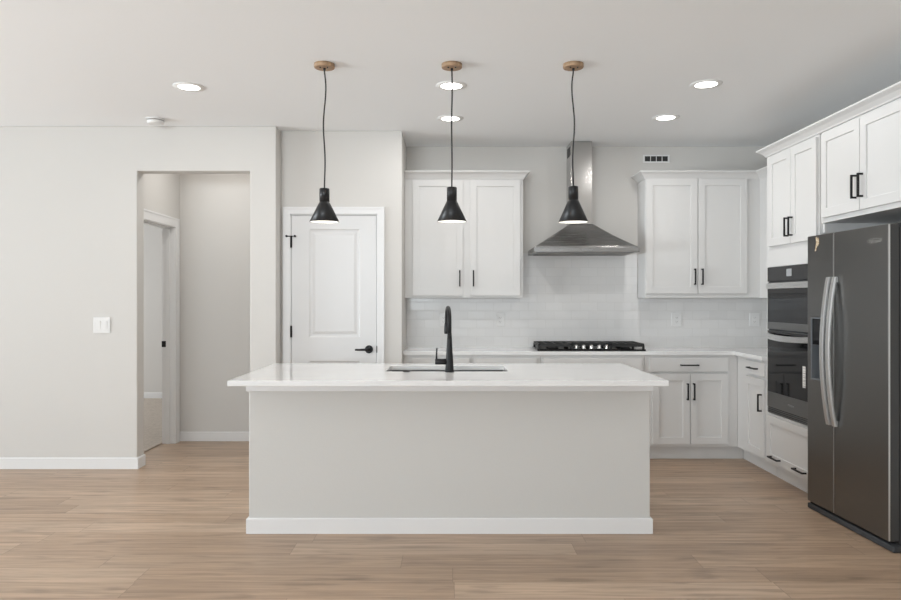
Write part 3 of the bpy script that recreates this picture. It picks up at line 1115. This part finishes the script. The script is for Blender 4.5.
# torn tape on the freezer door
bm = bmesh.new()
for (a, b, c, d_) in ((0.105, 1.742, 0.120, 1.690), (0.112, 1.712, 0.098, 1.660), (0.124, 1.735, 0.131, 1.700)):
    w_ = 0.008
    quad(bm, [(a - w_, -0.0016, b), (a + w_, -0.0016, b + 0.004), (c + w_, -0.0022, d_), (c - w_ * 1.3, -0.0012, d_ - 0.006)])
o = obj('tape_scrap', bm, M_TAPE, fd)
md = o.modifiers.new('thick', 'SOLIDIFY')
md.thickness = 0.0008
o['label'] = 'torn tan tape scrap at the top of the freezer door'
bm = bmesh.new()
box(bm, 0.012, FWd - 0.010, 0.004, 0.64, 0.006, 0.0295)
box(bm, 0.004, FWd + 0.045, -0.002, 0.050, 0.002, 0.036)
obj('base_grille', bm, M_DKPLASTIC, t, 0.006)
for x_ in (0.015, FWd - 0.02):
    bm = bmesh.new()
    cyl(bm, (x_ - 0.008, 0.03, 0.022), (x_ + 0.012, 0.03, 0.022), 0.022, n=24)
    obj('roller', bm, M_BLACK, t)
obox('hinge_cover', M_DKPLASTIC, t, FWd - 0.06, FWd - 0.008, 0.05, 0.16, 1.7422, 1.762, 0.004)

# ------------------------------------------------------------------ lamps


def pendant(X, Y, wob, label, ztop=1.999, zrim=1.804):
    t = thing('pendant_light', label, 'pendant light', (X, Y, HC), 0, 'pendant lights over the island')
    bm = bmesh.new()
    lathe(bm, [(0.052, -0.0245), (0.0585, -0.0225), (0.0605, -0.018), (0.0605, -0.0005)], n=44)
    c = obj('canopy', bm, M_WOOD, t)
    c['label'] = 'round wooden ceiling canopy'
    bm = bmesh.new()
    cyl(bm, (0, 0, -0.036), (0, 0, -0.0246), 0.0075, n=16)
    for dx in (-0.021, 0.021):
        cyl(bm, (dx, -0.022, -0.029), (dx, -0.022, -0.0246), 0.0045, n=12)
    obj('cord_grip', bm, M_BLACK, c)
    zt, zr = ztop - HC, zrim - HC
    bm = bmesh.new()
    pts = []
    for k in range(41):
        q = k / 40
        dx = wob * math.sin(q * PI * 3.1) * (1 - q) ** 0.6 * math.sin(min(1, q * 8) * PI / 2)
        pts.append((dx, 0.3 * dx, -0.03 + (zt + 0.03) * q))
    tube(bm, pts, 0.0044, 10)
    obj('cord', bm, M_CORD, t)
    bm = bmesh.new()
    lathe(bm, [(0.010, zt + 0.004), (0.027, zt + 0.002), (0.0295, zt - 0.002), (0.0295, zt - 0.080)], n=36)
    obj('socket_collar', bm, M_BLACKMETAL, t)
    bm = bmesh.new()
    rr, n0 = 0.0875, 0.0300
    zc = zt - 0.078
    lathe(bm, [(n0, zc), (rr, zr), (rr - 0.0012, zr - 0.0005), (rr - 0.0025, zr), (n0 - 0.0025, zc - 0.002)], n=48, cap0=False, cap1=False)
    obj('lamp_shade', bm, M_BLACKMETAL, t)
    bm = bmesh.new()
    lathe(bm, [(rr - 0.0030, zr + 0.0006), (n0 - 0.003, zc - 0.003), (0.002, zc - 0.003)], n=48, cap0=False, cap1=False)
    obj('shade_liner', bm, M_SHADEIN, t)['label'] = 'white inside of the shade'
    bm = bmesh.new()
    lathe(bm, [(0.010, zc - 0.004), (0.013, zc - 0.02), (0.026, zc - 0.05), (0.029, zc - 0.066), (0.024, zc - 0.083), (0.012, zc - 0.092)], n=28)
    obj('bulb', bm, M_BULB, t)['label'] = 'glowing white bulb'
    ld = bpy.data.lights.new('pendant_glow', 'SPOT')
    ld.energy = 2.0
    ld.color = (1.0, 0.93, 0.84)
    ld.spot_size = math.radians(120)
    ld.spot_blend = 0.6
    ld.shadow_soft_size = 0.04
    lo = bpy.data.objects.new('pendant_glow', ld)
    lo.location = (0, 0, zr - 0.004)
    lo.parent = t
    COL.objects.link(lo)


pendant(-0.741, 4.12, 0.0085, 'black cone pendant light on a wooden canopy, hanging before the pantry door')
pendant(0.008, 4.12, 0.0022, 'black cone pendant light hanging above the faucet, before the left hanging cabinet', 2.006, 1.806)
pendant(0.722, 4.12, -0.010, 'black cone pendant light hanging before the range hood', 2.011, 1.803)


def recessed(X, Y, label, power=5.5):
    t = thing('recessed_light', label, 'ceiling light', (X, Y, HC), 0, 'recessed ceiling lights')
    bm = bmesh.new()
    lathe(bm, [(0.069, -0.006), (0.096, -0.0045), (0.100, -0.0005), (0.069, -0.0005)], n=44, cap0=False, cap1=False)
    obj('trim_ring', bm, M_RING, t)
    bm = bmesh.new()
    lathe(bm, [(0.0685, -0.0030), (0.0685, -0.0005)], n=44)
    obj('diffuser', bm, M_DIFF, t)['label'] = 'glowing white diffuser'
    ld = bpy.data.lights.new('recessed_glow', 'AREA')
    ld.shape = 'DISK'
    ld.size = 0.125
    ld.energy = power
    ld.color = (1.0, 0.975, 0.945)
    lo = bpy.data.objects.new('recessed_glow', ld)
    lo.location = (0, 0, -0.0075)
    lo.parent = t
    COL.objects.link(lo)


recessed(-1.70, 4.555, 'round recessed ceiling light left of the pendants, nearest the left wall')
recessed(0.006, 4.53, 'round recessed ceiling light just behind the middle pendant canopy')
recessed(0.000, 5.345, 'round recessed ceiling light in the middle row, the one nearer the back wall')
recessed(1.641, 4.50, 'round recessed ceiling light on the right side, nearer the camera of the right two')
recessed(1.635, 5.32, 'round recessed ceiling light on the right side, nearer the wall vent')
recessed(-2.08, 6.12, 'round recessed ceiling light inside the hall behind the opening', 5.5)
for X_, w_ in ((-1.70, 'left'), (0.0, 'middle'), (1.64, 'right')):  # unseen row added to lift the light on island front and floor
    recessed(X_, 1.6, 'added unseen ceiling light over the living side, %s of the row of three' % w_, 2.2)

# ------------------------------------------------------------------ small fixtures
t = thing('smoke_detector', 'small round white smoke detector on the ceiling by the left wall', 'smoke detector', (-2.26, 5.37, HC))
bm = bmesh.new()
lathe(bm, [(0.050, -0.040), (0.058, -0.036), (0.063, -0.022), (0.063, -0.016)], n=40)
obj('cover', bm, M_PLATE, t)
bm = bmesh.new()
lathe(bm, [(0.0595, -0.0155), (0.0595, -0.011)], n=40)
obj('vent_gap', bm, M_SLOTGREY, t)
bm = bmesh.new()
lathe(bm, [(0.070, -0.0105), (0.070, -0.0005)], n=40)
obj('mounting_base', bm, M_PLATE, t)

t = thing('light_switch', 'white double rocker light switch on the left wall beside the opening', 'light switch', (-2.779, YL - 0.0002, 1.146))
obox('plate', M_PLATE, t, -0.067, 0.067, -0.007, 0, -0.064, 0.064, 0.003)
for sx in (-0.027, 0.027):
    bm = bmesh.new()
    y0_ = -0.0075
    v = [(sx - 0.017, y0_, -0.034), (sx + 0.017, y0_, -0.034), (sx + 0.017, y0_ - 0.005, 0.034), (sx - 0.017, y0_ - 0.005, 0.034)]
    vb = [(p[0], -0.006, p[2]) for p in v]
    a_ = [bm.verts.new(p) for p in v]
    b_ = [bm.verts.new(p) for p in vb]
    loft(bm, [a_, b_], True, True, False)
    obj('rocker', bm, M_PLATE, t, 0.001)


def outlet(X, z, label, w=0.072, y=YB - 0.0082, kind='outlet'):
    t = thing('wall_outlet', label, 'outlet', (X, y, z), 0, 'outlets on the tiled backsplash')
    obox('plate', M_PLATE, t, -w / 2, w / 2, -0.006, 0, -0.060, 0.060, 0.0025)
    bm = bmesh.new()
    box(bm, -0.017, 0.017, -0.0085, -0.0055, -0.033, 0.033)
    f = obj('receptacle', bm, M_PLATE, t, 0.001)
    for zc in (0.018, -0.018):
        bm = bmesh.new()
        box(bm, -0.0075, -0.005, -0.0089, -0.0084, zc - 0.004, zc + 0.006)
        box(bm, 0.005, 0.0075, -0.0089, -0.0084, zc - 0.004, zc + 0.006)
        box(bm, -0.002, 0.002, -0.0089, -0.0084, zc - 0.010, zc - 0.006)
        obj('socket_slots', bm, M_SLOTGREY, f)


outlet(-0.063, 1.1685, 'white outlet partly hidden behind the black faucet')
outlet(0.449, 1.1685, 'white outlet on the tile right of the faucet, left of the cooktop')
outlet(2.040, 1.1685, 'white outlet on the tile just right of the cooktop', 0.092)
outlet(2.742, 1.1685, 'white outlet on the tile in the corner beside the ovens', 0.092)

t = thing('wall_vent', 'small white vent grille with four dark slots high on the back wall', 'vent', (1.859, YB - 0.0002, 2.621))
bm = bmesh.new()
us = [-0.120, -0.104, -0.0545, -0.0495, -0.0025, 0.0025, 0.0495, 0.0545, 0.104, 0.120]
panel(bm, us, [-0.036, -0.0235, 0.0235, 0.036], lambda i, j: not (j == 1 and i in (1, 3, 5, 7)), -0.008, 0.0, XZ)
obj('frame', bm, M_PLATE, t, 0.001)
obox('duct', M_SLOT, t, -0.106, 0.106, -0.002, -0.0005, -0.025, 0.025, 0.0)
bm = bmesh.new()
for z_ in (-0.010, 0.002, 0.014):
    box(bm, -0.104, 0.104, -0.005, -0.0025, z_ - 0.0012, z_ + 0.0012)
obj('louvre', bm, M_SLOT, t)
